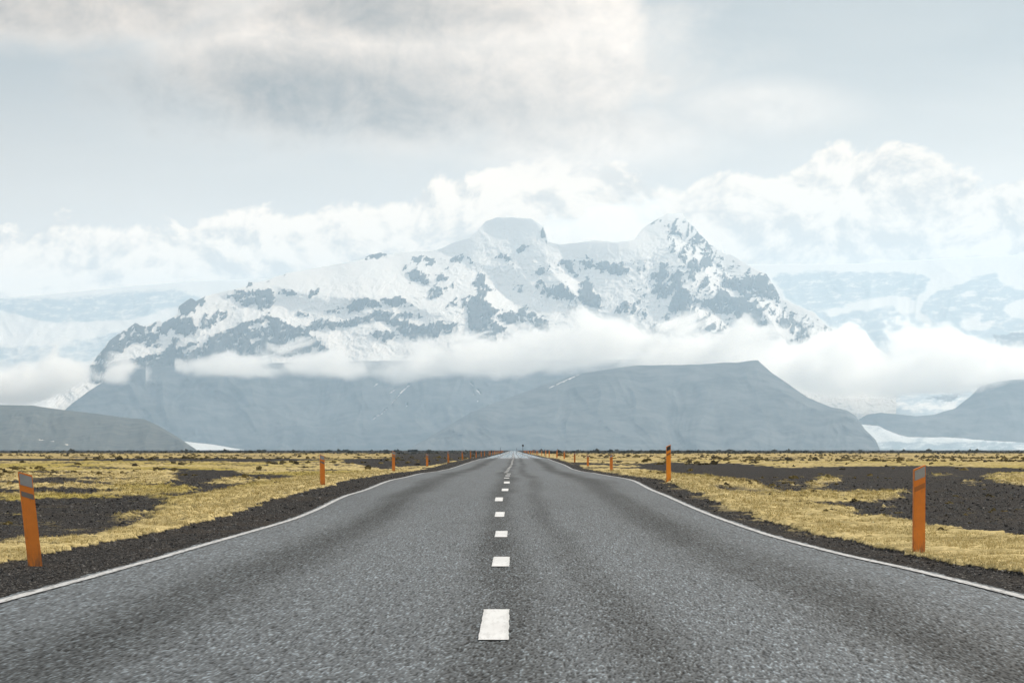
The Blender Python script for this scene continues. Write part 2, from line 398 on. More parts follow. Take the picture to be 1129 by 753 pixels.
def ground_fields(x, y):
    d = np.maximum(np.hypot(x, y), .5); dy = np.maximum(y, .5)
    PX = VX + F * x / dy; PY = HY + F * GD / dy
    wx = fbm(x * .35, y * .13, 1.7, 4); wy = fbm(x * .3, y * .10, 5.1, 4)
    sc_ = np.clip(400 / dy, 1, 14)
    QX = PX + wx * 6 * sc_ ** .8; QY = PY + wy * np.clip((PY - HY) * .085, .3, 5)
    br = fbm(x * .9, y * .32, 9.0, 5, .6) * .5 + .5
    dark = np.zeros(x.shape)
    acc = 0
    ja = fbm(x * 1.3, y * .6, 21.0, 4, .65); jb = fbm(x * 1.3, y * .6, 31.0, 4, .65)
    for jx, jy in ((0, 0), (1, .5), (-1, -.5), (.5, -1), (-.5, 1), (1.7, 0), (-1.7, 0)):
        hx = QX + (jx * 5 + 9 * ja) * sc_ ** .5 * .55; hy = QY + (jy * 1.0 + 1.5 * jb) * np.clip((PY - HY) * .032, .15, 2.6)
        dk = np.zeros(x.shape)
        for k, p in LD: dk = np.maximum(dk, inpoly(hx, hy, p) * k)
        for k, p in RM: dk = np.where(inpoly(hx, hy, p), np.minimum(dk, 1 - k), dk)
        acc = acc + dk
    dark = acc / 7
    front = y > 5
    # random patchiness everywhere
    pat = fbm(x * .055 + 3, y * .022 + 8, 2.2, 5, .55)
    dark = np.maximum(dark, sstep(.30, .5, pat) * .8)
    pat2 = fbm(x * .26 + 3, y * .085 + 8, 3.2, 5, .6)
    dark = np.maximum(dark, np.where(x < 0, sstep(.02, .28, pat2) * .9, sstep(.25, .45, pat2) * .75) * sstep(38, 60, y))
    lat_ = x - road_x(np.clip(y, 0, 9000)); outer = np.clip(4.95 + .05 * (y - 38) + .35 * fbm(x * .3, y * .2, 2.9, 3), 4.9, 7.6)
    pat5 = fbm(x * .16 + 31, y * .17 + 7, 6.4, 5, .62)
    dark = np.maximum(dark, sstep(.02, .24, pat5) * .92 * sstep(0, .8, -lat_ - outer) * sstep(40, 50, y) * sstep(330, 230, y))
    pat4 = fbm(x * .42 + 9, y * .20 + 3, 4.2, 5, .66)
    dark = np.maximum(dark, sstep(-.06, .22, pat4) * .9 * sstep(0, .5, -lat_ - outer) * sstep(28, 34, y) * sstep(125, 95, y))
    pat3 = fbm(x * .07, y * .03 + 5, 5.2, 5, .62)
    dark = np.maximum(dark, sstep(-.05, .35, pat3) * .8 * sstep(160, 260, y))
    dark = np.where(front, dark, sstep(.1, .4, pat))
    # thin streaks, mainly left
    stx = fbm(x * .05, y * .11 + 40, 7.3, 4, .6)
    dark = np.maximum(dark, sstep(.30, .5, stx) * .75 * (x < 0))
    dark = np.maximum(dark, sstep(820, 1150, d))
    # the dark bank crossing the plain on the left
    bank = np.exp(-((y - 300 - .02 * x + 4 * fbm(x * .01, .5, 0, 3)) / 30.0) ** 2) * sstep(-12, -24, x)
    dark = np.maximum(dark, 1.35 * sstep(.2, .5, bank))
    moss = 1 - dark
    moss = np.clip(moss + (br - .5) * 1.0, 0, 1)
    lat = x - road_x(np.clip(y, 0, 9000))
    e1 = np.where(lat < 0, 4.55, np.where(y < 60, 3.95, 4.15)) + .22 * fbm(x * .2, y * .5, 3.3, 4) + .10 * fbm(x, y * 3, 8, 3)
    sh = sstep(e1 + .10, e1 - .10, np.abs(lat)) * (np.abs(y) < 2500)
    # thin brown growth creeping over the right shoulder
    creep = .55 * sstep(e1 - .75, e1 - .05, np.abs(lat)) * (fbm(x * 1.6, y * .8, 4.4, 4) > .12) * np.where(lat > 0, sstep(33, 42, y), .4)
    moss = np.where(sh > .5, creep * .85, np.maximum(moss, .95 * np.where(lat < 0, sstep(outer + .25, outer - .15, -lat), sstep(e1 + 1.5, e1 + .2, np.abs(lat))) * (y < 140) * (br > .22)))
    # dark tussock holes
    holes = fbm(x * 2.2, y * .7, 6.6, 3) > .45
    moss = np.where(holes & (sh < .5), moss * .3, moss)
    tone = np.clip(sstep(-.15, .35, fbm(x * .08, y * .03, 12.2, 4)) * np.where(x < 0, 1.0, .75) * sstep(e1 + .2, e1 + 4, np.abs(lat)), 0, 1)
    return d, moss, lat, sh, bank, tone, e1

def ground_z(x, y, full=True):
    d, moss, lat, sh, bank, tone, e1 = ground_fields(x, y)
    yy = np.clip(y, 0, 9000)
    rz = road_z(yy); al = np.abs(lat)
    rz = np.where(np.abs(y) < 9000, rz, 0)
    plain = -.12 + .05 * fbm(x * .03, y * .03, 0, 3) * sstep(6, 30, al)
    t = sstep(4.2, 8.5, al)
    z = (rz - .012 - .012 * sstep(HW + .15, 4.6, al)) * (1 - t) + plain * t
    z = np.where(al < HW + .07, rz - .16, z)
    out = al > HW + .07
    amp = np.clip(d / 40, .8, 2.2)
    lump = np.abs(fbm(x * 1.7, y * 1.1, 0, 4, .62))
    fine = fbm(x * 7, y * 5, 3, 3, .7)
    zm = .035 + amp * (.055 * lump + .020 * fine)
    zg = amp * .011 * fbm(x * 11, y * 8, 5, 3, .75) + .012 * fbm(x * 2, y * 1.5, 2, 3)
    mm = sstep(.35, .65, moss)
    z = z + np.where(out, zg * (1 - mm) + zm * mm, 0) * sstep(5000, 1500, d)
    z = z + bank * .22 * out
    return z, moss, tone, d

ang_dense = np.linspace(-radians(12.6), radians(12.6), 700)
ang_rest = np.linspace(radians(12.6), 2 * math.pi - radians(12.6), 92)[1:-1]
ang = np.concatenate([ang_dense, ang_rest])
rr = np.concatenate([np.arange(.8, 9, .4), np.exp(np.arange(math.log(9), math.log(1800), .0045)), np.exp(np.linspace(math.log(1810), math.log(38000), 60))])
A, R = np.meshgrid(ang, rr)
gx = (R * np.sin(A)); gy = (R * np.cos(A))
gz, moss, tone, gd = ground_z(gx, gy)
# far rim: slight unevenness near the horizon
gV = np.stack([gx, gy, gz], -1).reshape(-1, 3)
gQ = grid_faces(len(rr), len(ang), wrap=True)[:, ::-1]
ground = mesh_np('ground', gV, gQ, M_ground, attrs={'moss': moss, 'tone': tone, 'dist': gd})
tag(ground, 'flat plain of yellow moss and black gravel on both sides of the road', 'ground', kind='structure')

# ------------------------------------------------------------------ road with its markings
dr = np.concatenate([np.arange(-30, 7, 2.0), np.exp(np.arange(math.log(7.5), math.log(10), .01)), np.exp(np.arange(math.log(10.1), math.log(75), .0030)), np.exp(np.arange(math.log(75.5), math.log(4000), .010))])
lt = np.linspace(-HW - .10, HW + .10, 840)
L, D = np.meshgrid(lt, dr)
jag = np.where(np.abs(L) > HW + .09, .035 * np.sign(L) * fbm(D * 1.3, L, 1, 4), 0)
rxx = road_x(np.clip(D, 0, 9000)) + L + jag
def wave(l, d): return np.where(d > 9, .012 * fbm(l * .12, d * .035, 2, 3) * sstep(9, 40, d), 0) + sstep(260, 420, d) * .02 * fbm(l * .3, d * .02, 4, 3)
_r = np.random.default_rng(77)
grain = _r.uniform(0, 1, L.shape)
grain[1:] = .62 * grain[1:] + .38 * grain[:-1]; grain = .5 + (grain - .5) * 1.35
chip = np.where((D > 7.5) & (D < 80), (grain - .5) * .0052 * sstep(80, 40, D), 0)
rzz = road_z(np.clip(D, 0, 9000)) + wave(L, D) + chip
rV = np.stack([rxx, D, rzz], -1).reshape(-1, 3)
road = mesh_np('road', rV, grid_faces(len(dr), len(lt)), M_asph, attrs={'lat': L, 'dist': np.abs(D), 'grain': grain})
tag(road, 'straight grey two lane asphalt road running to the horizon', 'road', kind='structure')
def surf(l, d): return road_z(np.clip(d, 0, 9000)) + wave(l, d) + .0025

def strip(name, l0, l1, ds, wear, lat_j=.012, follow=True):
    la = np.linspace(l0, l1, 9)
    Lm, Dm = np.meshgrid(la, ds)
    j = np.where((Lm == l0) | (Lm == l1), lat_j * fbm(Dm * 2.2, Lm * 40, 3, 4, .65), 0)
    V = np.stack([road_x(np.clip(Dm, 0, 9000)) * follow + Lm + j, Dm, surf(Lm, Dm) + .005], -1).reshape(-1, 3)
    return mesh_np(name, V, grid_faces(len(ds), 9), M_paint, parent=road, attrs={'wear': np.full(Lm.shape, wear), 'rim': np.abs(Lm - (l0 + l1) / 2) / (l1 - l0) * 2})

ed = np.concatenate([np.arange(-28, 8, 2.0), np.exp(np.arange(math.log(8), math.log(3000), .006))])
strip('edge_line', -HW - .045, -HW + .045, ed, 1.0)
strip('edge_line', HW - .045, HW + .045, ed, 1.0)
# centre dashes: start distance, sideways position (surveyed)
dash = [(4.7, -.09), (15.4, -.10), (26.2, -.11), (37.0, -.15), (48.5, -.22), (58.7, -.28), (69.2, -.19), (78.5, -.17), (90, -.20), (101, -.19), (112, -.17)]
dd_ = 123.0
while dd_ < 620: dash.append((dd_, -.10)); dd_ += 11.0
dash.insert(0, (-6, -.09)); 
for d0, xx in dash:
    ds = np.linspace(d0, d0 + 3.0, 60)
    strip('centre_dash', xx - .076, xx + .076, ds, .22, .005, d0 > 115)

# ------------------------------------------------------------------ mountains
def relief_mesh(name, x0, x1, nx, top, e0, ny, Dfun, mat, polys=(), holes=(), ices=(), snows=(), ice_default=0.0, rough=1.0, rock_default=0.0, freq=1.0, back=2500, jig=1.2, streaks=(), fold=350, soft=0, shape=False):
    """A mountain side: at every bearing the slope climbs from its foot to the surveyed skyline, its distance growing with height."""
    xs = np.linspace(x0, x1, nx)
    tp = np.array(top, float)
    et = HY - np.interp(xs, tp[:, 0], tp[:, 1])
    et = et + rough * (.9 * fbm(xs * .09, 3.1, 0, 4) + .5 * fbm(xs * .35, 8.1, 0, 3))
    et = np.maximum(et, e0 + .5)
    t = np.linspace(0, 1, ny)[:, None]
    X = np.broadcast_to(xs[None, :], (ny, nx)); E = e0 + (et[None, :] - e0) * t
    Dd = Dfun(X, E)
    km = X / 1000.0; ek = E / 1000.0
    rg = ridged(km * 10 * freq + .5 * fbm(km * 9, ek * 9, 0, 3), ek * 8 * freq + .5 * fbm(km * 9, ek * 9, 6, 3), 1.3, 4, .42)
    rg2 = fbm(km * 30 * freq, ek * 34 * freq, 4.2, 3, .45)
    PX = X; PY = HY - E
    qx = PX + jig * (fbm(PX * .16, PY * .16, 1.0, 4, .6) * 1.6 + 1.5 * fbm(PX * .55, PY * .55, 4.0, 3, .7)); qy = PY + jig * (fbm(PX * .16, PY * .16, 7.0, 4, .6) * 1.3 + 1.5 * fbm(PX * .55, PY * .55, 9.0, 3, .7))
    rock = np.full(X.shape, rock_default)
    for k, p in polys: rock = np.maximum(rock, inpoly(qx, qy, p) * k)
    for p in holes: rock = np.where(inpoly(qx, qy, p), 0.05, rock)
    for (a, b, wd) in streaks:
        ax, ay = a; bx, by = b; vx, vy = bx - ax, by - ay
        tt = np.clip(((PX - ax) * vx + (PY - ay) * vy) / (vx * vx + vy * vy), 0, 1)
        dis = np.hypot(PX - ax - tt * vx + 1.2 * fbm(PX * .12, PY * .12, 6, 3), PY - ay - tt * vy) + .7 * fbm(PX * .5, PY * .5, 2, 3)
        rock = np.minimum(rock, .12 + .88 * sstep(wd * .5, wd * 1.9, dis + .5 * np.clip(fbm(PX * .3, PY * .3, 8, 3), 0, 1)))
    def blur(a, n):
        k = np.hanning(n + 2)[1:-1]; k /= k.sum(); h = n // 2
        a = np.pad(a, h, mode='edge')
        a = sum(k[i] * a[i:i + a.shape[0] - 2 * h] for i in range(n))
        return sum(k[i] * a[:, i:i + a.shape[1] - 2 * h] for i in range(n))
    if soft:
        near_ = np.clip(blur(blur(rock, 13), 13) * 2.2, 0, 1)
        wpx = PX + 5 * fbm(PX * .05, PY * .05, 3, 3); wpy = PY + 5 * fbm(PX * .05, PY * .05, 8, 3)
        rgm = ridged(wpx * .085 + wpy * .06, wpy * .12 - wpx * .02, 2.2, 5, .62)
        strk = fbm(wpx * .30 + .10 * wpy, wpy * .075, 4.4, 4, .6)
        rock = blur(rock, 5) + soft * (rgm - .52) * near_ + .95 * strk * near_
        rock = np.clip(rock, -.3, 1.5)
    else: rgm = None
    ice = np.full(X.shape, ice_default)
    for k, p in ices: ice = np.maximum(ice, inpoly(qx, qy, p) * k)
    for k, p in snows: ice = np.where(inpoly(qx, qy, p), k, ice)
    if ices or snows:
        ice = blur(ice, 9) + (.45 * fbm(PX * .045 + .03 * PY, PY * .22, 6.1, 6, .68) - .55 * (ridged(PX * .05, PY * .16 + PX * .02, 2.7, 5, .6) - .5)) * (.35 + .65 * blur(np.clip(ice * 1.3, 0, 1), 25))
    edge = np.minimum(1, (1 - t) * 6)
    if shape: Dd = sculpt(X, E)
    Dd = Dd - fold * (rg - .2) * (.25 + .75 * edge) - fold * .22 * rg2 * edge - 110 * (rock > .5) * rough * edge - (0 if rgm is None else 45 * (rgm - .5) * edge)
    # stay ordered: distance never shrinks with height, so the slope is a true height field
    Dd = np.maximum.accumulate(Dd + np.linspace(0, 1, ny)[:, None] * 1.0, axis=0)
    W = (X - VX) / F * Dd; Z = CAMZ + E / F * Dd
    # back side falls away
    bd = Dd[-1] + back; bz = Z[-1] * .35 - 6
    W = np.vstack([W, (xs - VX) / F * bd]); Dd2 = np.vstack([Dd, bd]); Z = np.vstack([Z, bz])
    W = np.vstack([W[:1], W]); Dd2 = np.vstack([Dd2[:1] - 30, Dd2]); Z = np.vstack([np.full((1, nx), -8.0), Z])
    pad = lambda a: np.vstack([a[:1], a, a[-1:]])
    V = np.stack([W, Dd2, Z], -1).reshape(-1, 3)
    return mesh_np(name, V, grid_faces(ny + 2, nx), mat, attrs={'rock': pad(rock), 'ice': pad(ice)})

S = 6.275
BRIGHT = [(44, 0, [(200,345),(245,322),(300,305),(400,286),(480,277),(505,282),(520,305),(470,325),(440,330),(400,325),(340,328),(300,312),(250,330)]),
 (40, 4, [(300,350),(345,352),(360,372),(320,370)]), (40, 4, [(455,338),(500,318),(535,308),(525,330),(480,345)]), (46, 14, [(530,312),(548,322),(575,345),(562,352),(540,338)]),
 (46, 12, [(615,302),(640,306),(660,325),(645,332),(622,316)]), (48, 12, [(758,334),(790,348),(815,358),(830,372),(795,374),(772,352)]), (42, 10, [(742,262),(768,276),(790,296),(770,300),(745,285)]),
 (42, 10, [(775,296),(802,300),(806,330),(782,326)]), (42, 6, [(128,398),(160,372),(178,378),(186,394),(150,402)]), (44, 12, [(835,330),(858,338),(895,372),(860,372)]), (40, 3, [(380,352),(470,345),(470,360),(400,366)]), (40,5,[(225,345),(300,330),(330,345),(260,372),(215,380)])]
DIM = [(10, -2, [(515,264),(536,243),(590,240),(606,266),(620,300),(640,330),(600,345),(560,330),(535,305),(505,290)]), (12, -3, [(606,268),(700,265),(720,246),(752,236),(756,262),(745,300),(735,350),(690,372),(660,350),(640,300)]),
 (13, 0, [(330,322),(400,330),(385,350),(340,342)]), (13, -3, [(480,345),(520,338),(535,365),(500,372)]), (12, -2, [(240,372),(330,345),(330,352),(250,385)])]
def sculpt(X, E):
    """Large-scale form of the mountain: how steeply each part leans back (metres of depth per pixel of height), integrated into one smooth surface."""
    gx, ge = np.meshgrid(np.arange(20, 1030, 2.0), np.arange(20, 290, 2.0))
    wx_ = gx + 6 * fbm(gx * .03, ge * .03, 1, 3); wy_ = (HY - ge) + 5 * fbm(gx * .03, ge * .03, 6, 3)
    A = np.zeros(gx.shape); B = np.zeros(gx.shape)
    for v, h, p in DIM + BRIGHT:
        i = inpoly(wx_, wy_, p); A[i] = v - 22; B[i] = h
    for k, p in rocks:
        i = inpoly(wx_, wy_, p) & (k > .8); A[i] = -9; B[i] += -3
    A = A + 8 * fbm(gx * .02, ge * .03, 3, 4); B = B + 9 * fbm(gx * .02, ge * .02, 11, 4)
    # integrate the wished gradient field (mirrored, by Fourier transform)
    n0, n1 = gx.shape
    def mir(a, s0, s1):
        a = np.concatenate([a, s0 * a[::-1]], 0); return np.concatenate([a, s1 * a[:, ::-1]], 1)
    gE = mir(A * 2, -1, 1); gX = mir(B * 2, 1, -1)
    fe = np.fft.fftfreq(2 * n0)[:, None] * 2j * np.pi; fx = np.fft.fftfreq(2 * n1)[None, :] * 2j * np.pi
    den = fe * fe + fx * fx; den[0, 0] = 1
    Pp = np.real(np.fft.ifft2((fe * np.fft.fft2(gE) + fx * np.fft.fft2(gX)) / den))[:n0, :n1]
    Pp -= Pp.mean()
    ix = np.clip((X - 20) / 2, 0, n1 - 1.001); ie = np.clip((E - 20) / 2, 0, n0 - 1.001)
    i0 = ie.astype(int); j0 = ix.astype(int); a = ie - i0; b = ix - j0
    pert = Pp[i0, j0] * (1-a) * (1-b) + Pp[i0+1, j0] * a * (1-b) + Pp[i0, j0+1] * (1-a) * b + Pp[i0+1, j0+1] * a * b
    return 20000 + 22 * (E - 40) + np.clip(pert, -1400, 1800)
top_main = [(60,440),(90,412),(104,397),(120.7,375),(130,368.5),(141.4,362),(148.6,355.8),(157.4,359.8),(163.7,359),(168.5,356),(176.5,352.6),(178,356),(190.8,349.7),(195.6,346),(196.4,338),(210,328.7),(216,331.5),(227.5,326),(260,318.3),(272,316),(273.5,311),(281.4,311.4),(292.6,309),(316.5,301),(351.6,294.7),(400,286),(401,284.3),(408.7,280.4),(419,278.4),(429.4,280.8),(443.7,277.6),(475.6,276.7),(488,273),(500,267),(519,261.7),(525.5,255),(536,243.3),(549.4,239.3),(568.5,239.3),(586,240.5),(599.6,249),(604.4,266.4),(618,269.6),(643.4,266.4),(656,264.5),(680,267),(700,264),(708.5,252),(715,247),(727.6,240),(735.6,235.4),(753,234.6),(755.5,239.3),(762.7,247.3),(772,257.7),(783.4,269.6),(800,279.6),(806.4,280.4),(816,286),(832,296.3),(845.4,302),(852.6,313),(862,330.5),(870,332),(883,338.5),(899,345),(911.5,359),(927.5,367),(960,378),(990,400)]
rocks = []
def R1(k, ox, oy, *p): rocks.append((k, zp(ox, oy, S, *p)))
o = (100, 300)
R1(1,*o,(20,612),(130,470),(190,430),(260,390),(305,345),(360,372),(400,395),(430,345),(485,325),(415,385),(475,518),(440,512),(400,430),(385,455),(425,522),(395,518),(370,460),(330,502),(290,490),(200,560),(160,590),(120,610))
R1(1,*o,(465,428),(480,375),(570,305),(620,325),(660,295),(690,320),(738,400),(715,432),(640,432),(605,400),(597,490),(550,548),(572,480),(582,420),(560,385),(540,412))
R1(1,*o,(597,292),(600,235),(690,172),(730,198),(800,155),(780,220),(690,272),(620,292))
R1(.56,*o,(730,370),(800,290),(840,310),(880,270),(960,275),(945,312),(880,345),(820,392),(760,382))
R1(1,*o,(265,605),(450,570),(560,535),(700,490),(800,480),(870,430),(950,420),(1004,372),(1004,760),(0,760),(0,640))
R1(1,*o,(915,165),(1010,128),(1010,168),(950,182))
o = (240, 270)
R1(1,*o,(40,355),(120,318),(250,322),(350,302),(392,350),(387,402),(310,447),(270,402),(180,412),(130,382),(80,362))
R1(.9,*o,(400,330),(480,313),(562,335),(540,352),(450,347)); R1(.58,*o,(630,298),(700,298),(720,330),(640,367)); R1(.62,*o,(510,468),(570,462),(652,490),(560,493))
R1(.8,*o,(198,290),(212,252),(262,258),(240,278)); R1(.6,*o,(262,272),(470,196),(476,203),(330,254))
R1(.6,*o,(700,470),(800,445),(890,418),(870,442),(810,467)); R1(1,*o,(890,425),(940,385),(1010,362),(1010,442),(920,467),(895,445))
R1(1,*o,(0,620),(80,590),(160,545),(280,510),(350,472),(400,498),(450,508),(520,568),(600,570),(660,543),(735,508),(752,543),(850,528),(900,543),(1010,498),(1010,547),(900,562),(800,592),(740,557),(620,612),(700,660),(760,740),(660,720),(560,760),(0,760))
o = (380, 270)
R1(.95,*o,(125,90),(180,63),(245,52),(312,68),(260,88),(190,95)); R1(.8,*o,(385,147),(420,133),(432,162),(400,164))
R1(.85,*o,(420,185),(500,178),(560,198),(602,235),(560,272),(510,247),(430,227)); R1(.8,*o,(638,215),(700,213),(722,235),(670,252),(630,247))
R1(.75,*o,(680,150),(720,128),(737,162),(690,177)); R1(.75,*o,(718,95),(800,78),(822,97),(760,117)); R1(.75,*o,(550,362),(603,280),(617,328),(640,288),(712,300),(680,332),(620,362),(580,372))
R1(.7,*o,(735,280),(767,273),(740,297)); R1(.56,*o,(420,90),(560,70),(640,110),(600,150),(520,120))
R1(1,*o,(12,432),(60,383),(150,363),(230,393),(272,430),(200,422),(110,447),(40,467)); R1(1,*o,(235,385),(320,366),(415,373),(427,420),(380,437),(300,412)); R1(.7,*o,(430,410),(480,398),(492,420),(450,427))
R1(1,*o,(-20,545),(60,508),(160,498),(220,462),(312,462),(332,495),(280,532),(200,507),(120,542),(40,562)); R1(.85,*o,(350,490),(420,468),(530,483),(540,502),(430,497))
R1(1,*o,(280,530),(350,508),(440,543),(560,573),(640,538),(792,546),(720,602),(650,622),(560,672),(480,662),(400,622),(350,582)); R1(.75,*o,(170,615),(290,588),(382,610),(360,652),(250,667))
R1(1,*o,(825,353),(880,353),(1010,410),(1010,760),(850,760),(760,670),(860,620),(920,560),(930,500),(900,470),(905,430),(860,372)); R1(.6,*o,(690,440),(760,373),(822,358),(870,400),(850,450),(800,410),(740,420))
R1(1,*o,(918,352),(950,303),(982,352)); R1(.9,*o,(888,268),(930,238),(947,292)); R1(.9,*o,(938,190),(970,198),(982,285),(955,262)); R1(.7,*o,(828,62),(862,90),(912,172),(888,162))
o = (500, 225)
R1(.85,*o,(425,345),(470,278),(490,272),(510,288),(592,252),(540,284),(500,304),(470,338)); R1(.9,*o,(285,362),(340,348),(412,365),(375,390)); R1(.7,*o,(190,360),(225,353),(210,380)); R1(.75,*o,(595,180),(627,148),(660,265),(630,254),(605,222))
R1(.85,*o,(543,494),(600,443),(677,423),(640,457),(580,494)); R1(.85,*o,(710,415),(760,390),(738,362),(802,398),(833,460),(853,514),(810,494),(788,442),(760,412)); R1(.75,*o,(568,572),(610,503),(637,550),(590,582))
R1(1,*o,(603,612),(640,583),(750,557),(802,588),(853,642),(780,668),(680,648)); R1(1,*o,(863,552),(910,533),(952,590),(1010,650),(1010,722),(900,692),(850,652),(880,622)); R1(.7,*o,(775,722),(830,658),(902,680),(850,733))
R1(.75,*o,(868,402),(920,358),(962,380),(972,442),(910,432)); R1(.65,*o,(415,558),(450,568),(497,622),(430,602)); R1(.9,*o,(183,562),(183,475),(210,488),(227,560),(302,612),(250,602),(200,577)); R1(.65,*o,(80,343),(110,378),(182,462),(140,442))
o = (520, 280)
R1(1,*o,(-10,295),(60,298),(130,348),(152,385),(230,430),(322,460),(312,492),(240,467),(110,397),(88,405),(180,492),(242,522),(150,542),(182,602),(100,692),(20,640),(-10,600)); R1(.95,*o,(200,400),(250,386),(302,410),(332,460),(290,472),(240,432)); R1(.62,*o,(310,400),(370,358),(432,410),(552,490),(562,547),(480,512),(400,482),(350,472))
R1(.66,*o,(803,467),(850,448),(962,480),(982,540),(890,552),(840,502)); R1(.62,*o,(965,555),(1010,530),(1010,590),(965,582))
o = (640, 225)
R1(.75,*o,(22,402),(60,363),(82,400),(70,432)); R1(.95,*o,(88,430),(120,398),(200,403),(260,428),(290,403),(338,460),(290,498),(230,483),(180,452),(120,463)); R1(.65,*o,(458,135),(552,98),(510,129),(470,148))
R1(.95,*o,(503,497),(545,468),(555,398),(602,403),(602,480),(582,542),(530,533)); R1(.95,*o,(498,602),(510,558),(600,543),(640,488),(690,448),(713,500),(650,602),(590,663),(540,633)); R1(.85,*o,(668,340),(720,333),(737,370),(690,388)); R1(.6,*o,(738,380),(780,378),(760,440))
R1(.95,*o,(758,503),(790,438),(830,398),(860,348),(902,363),(918,422),(860,432),(810,492)); R1(.95,*o,(628,702),(640,638),(700,568),(742,640),(768,692),(720,722),(650,733)); R1(.62,*o,(728,210),(780,178),(838,215),(800,253),(750,243)); R1(.6,*o,(255,760),(280,678),(340,668),(384,720),(374,760))
R1(.7,*o,(808,560),(840,548),(892,540),(860,583)); R1(.62,*o,(760,170),(830,200),(900,280),(860,280),(800,250))
o = (700, 280)
R1(1,*o,(248,392),(258,318),(330,228),(382,268),(393,342),(330,383)); R1(.75,*o,(365,258),(475,342),(420,324)); R1(1,*o,(308,462),(328,398),(370,378),(434,410),(390,442)); R1(.66,*o,(398,532),(430,458),(500,453),(560,508),(625,558),(540,533),(480,513))
R1(1,*o,(478,350),(490,308),(560,318),(590,248),(640,278),(700,308),(760,318),(822,338),(842,278),(883,400),(920,492),(800,503),(770,462),(690,412),(570,417)); R1(.9,*o,(588,190),(680,168),(760,178),(830,138),(912,132),(1004,290),(988,338),(900,293),(840,272),(760,293),(700,243),(640,233))
R1(.75,*o,(130,498),(220,553),(284,613),(240,593),(150,552)); R1(.7,*o,(428,212),(480,158),(523,190),(460,233)); R1(.55,*o,(180,472),(200,438),(272,460),(240,483))
o = (800, 270)
R1(.66,*o,(368,530),(420,513),(500,528),(602,558),(613,640),(540,683),(490,653),(430,583))
for k_, p_ in ((.27, [(728,240),(758,240),(800,283),(850,306),(868,335),(890,360),(840,350),(800,332),(770,312),(742,292)]), (.22, [(690,285),(745,285),(800,330),(840,372),(740,385),(700,350)]), (.14, [(560,285),(640,282),(680,300),(690,375),(600,372),(560,330)]),
  (.14, [(150,352),(200,338),(290,315),(300,345),(200,395),(160,395)]), (.12, [(330,345),(470,335),(560,330),(560,380),(400,388),(330,372)]), (.13, [(440,285),(520,280),(540,320),(470,330),(440,310)]), (.22, [(850,345),(900,345),(925,372),(880,392)])): rocks.append((k_, p_))
holes = []
def H(ox, oy, *p): holes.append(zp(ox, oy, S, *p))
H(100,300,(170,465),(205,440),(245,432),(225,465),(180,475)); H(100,300,(305,420),(330,415),(350,445),(325,445)); H(100,300,(275,425),(292,405),(300,435)); H(100,300,(270,455),(300,465),(300,480)); H(100,300,(360,385),(380,390),(390,420),(375,415))
H(100,300,(620,545),(700,508),(790,488),(770,520),(690,555),(640,560)); H(100,300,(715,580),(750,568),(735,588)); H(100,300,(440,600),(480,585),(505,600),(470,615)); H(100,300,(830,500),(880,468),(870,490))
H(240,270,(210,578),(260,543),(332,525),(355,540),(290,583)); H(240,270,(365,480),(450,515),(430,520),(380,495)); H(240,270,(400,555),(440,540),(480,558),(430,565)); H(240,270,(450,625),(480,640),(560,700),(530,690)); H(240,270,(165,610),(210,608),(185,645)); H(240,270,(330,630),(360,620),(370,650)); H(240,270,(525,590),(550,595),(540,608)); H(240,270,(510,650),(600,625),(640,640),(560,660)); H(240,270,(600,690),(690,730),(670,740)); H(240,270,(205,660),(290,630),(300,660),(240,680))
H(380,270,(960,465),(1010,490),(1010,520),(985,495)); H(380,270,(890,420),(905,460),(895,465)); H(380,270,(650,600),(680,590),(670,630))
H(700,280,(640,230),(700,245),(760,305),(700,310),(660,290)); H(700,280,(590,190),(620,200),(620,230),(595,220)); H(700,280,(775,315),(815,325),(790,342)); H(700,280,(820,420),(845,430),(840,442)); H(700,280,(600,330),(630,320),(625,345)); H(700,280,(680,170),(720,190),(700,200))
M_alp = alpine('snow_and_rock', (.026, .028, .030), (.060, .058, .056))
def D_main(X, E): return 19600 + 6600 * np.clip((E - 40) / 221.0, 0, 1.3) ** .92 + 500 * np.cos((X - 600) / 420.0)
mountain = relief_mesh('mountain', 62, 988, 1300, top_main, 40, 300, D_main, M_alp, rocks, holes, rough=.6, fold=150, soft=1.35, jig=2.4, shape=True)
tag(mountain, 'snow covered rocky mountain with two summits above a belt of cloud', 'mountain', kind='structure')

# glacier plateau to the right and left of the mountain
g_snow = [(0, [(790,286),(940,284),(1010,280),(1129,274),(1340,262),(1340,285),(1129,292),(1075,304),(1048,314),(1020,318),(1030,305),(1010,300),(960,299),(900,298),(862,300),(850,306),(868,330),(884,340),(905,352),(930,372),(960,384),(960,400),(900,390),(850,350),(790,300)]),
 (.05, [(905,344),(940,336),(975,327),(1000,328),(1012,334),(1010,344),(996,347),(985,336),(950,341),(915,348)]), (0, [(1012,329),(1030,315),(1060,306),(1075,304),(1062,311),(1034,320),(1018,332),(1014,346),(1030,356),(1026,362),(1010,350)]),
 (.1, [(1065,322),(1078,321),(1076,326),(1064,327)]), (.05, [(1100,300),(1140,292),(1340,290),(1340,322),(1129,320),(1105,312)]), (.1, [(1108,336),(1129,330),(1340,330),(1340,352),(1129,352),(1110,345)]), (.15, [(1060,352),(1085,346),(1075,358),(1100,352),(1090,362),(1062,362)]),
 (.25, [(860,428),(930,438),(1000,445),(1050,446),(1040,451),(960,450),(900,448)]), (.1, [(1040,449),(1056,446),(1050,452)])]
M_gl = alpine('glacier_ice', (.10, .11, .12), (.16, .17, .18), icec=(.38, .43, .46), nscale=.006)
def D_gr(X, E): return 20500 + 9500 * np.clip(E / 215.0, 0, 1.2) ** .9
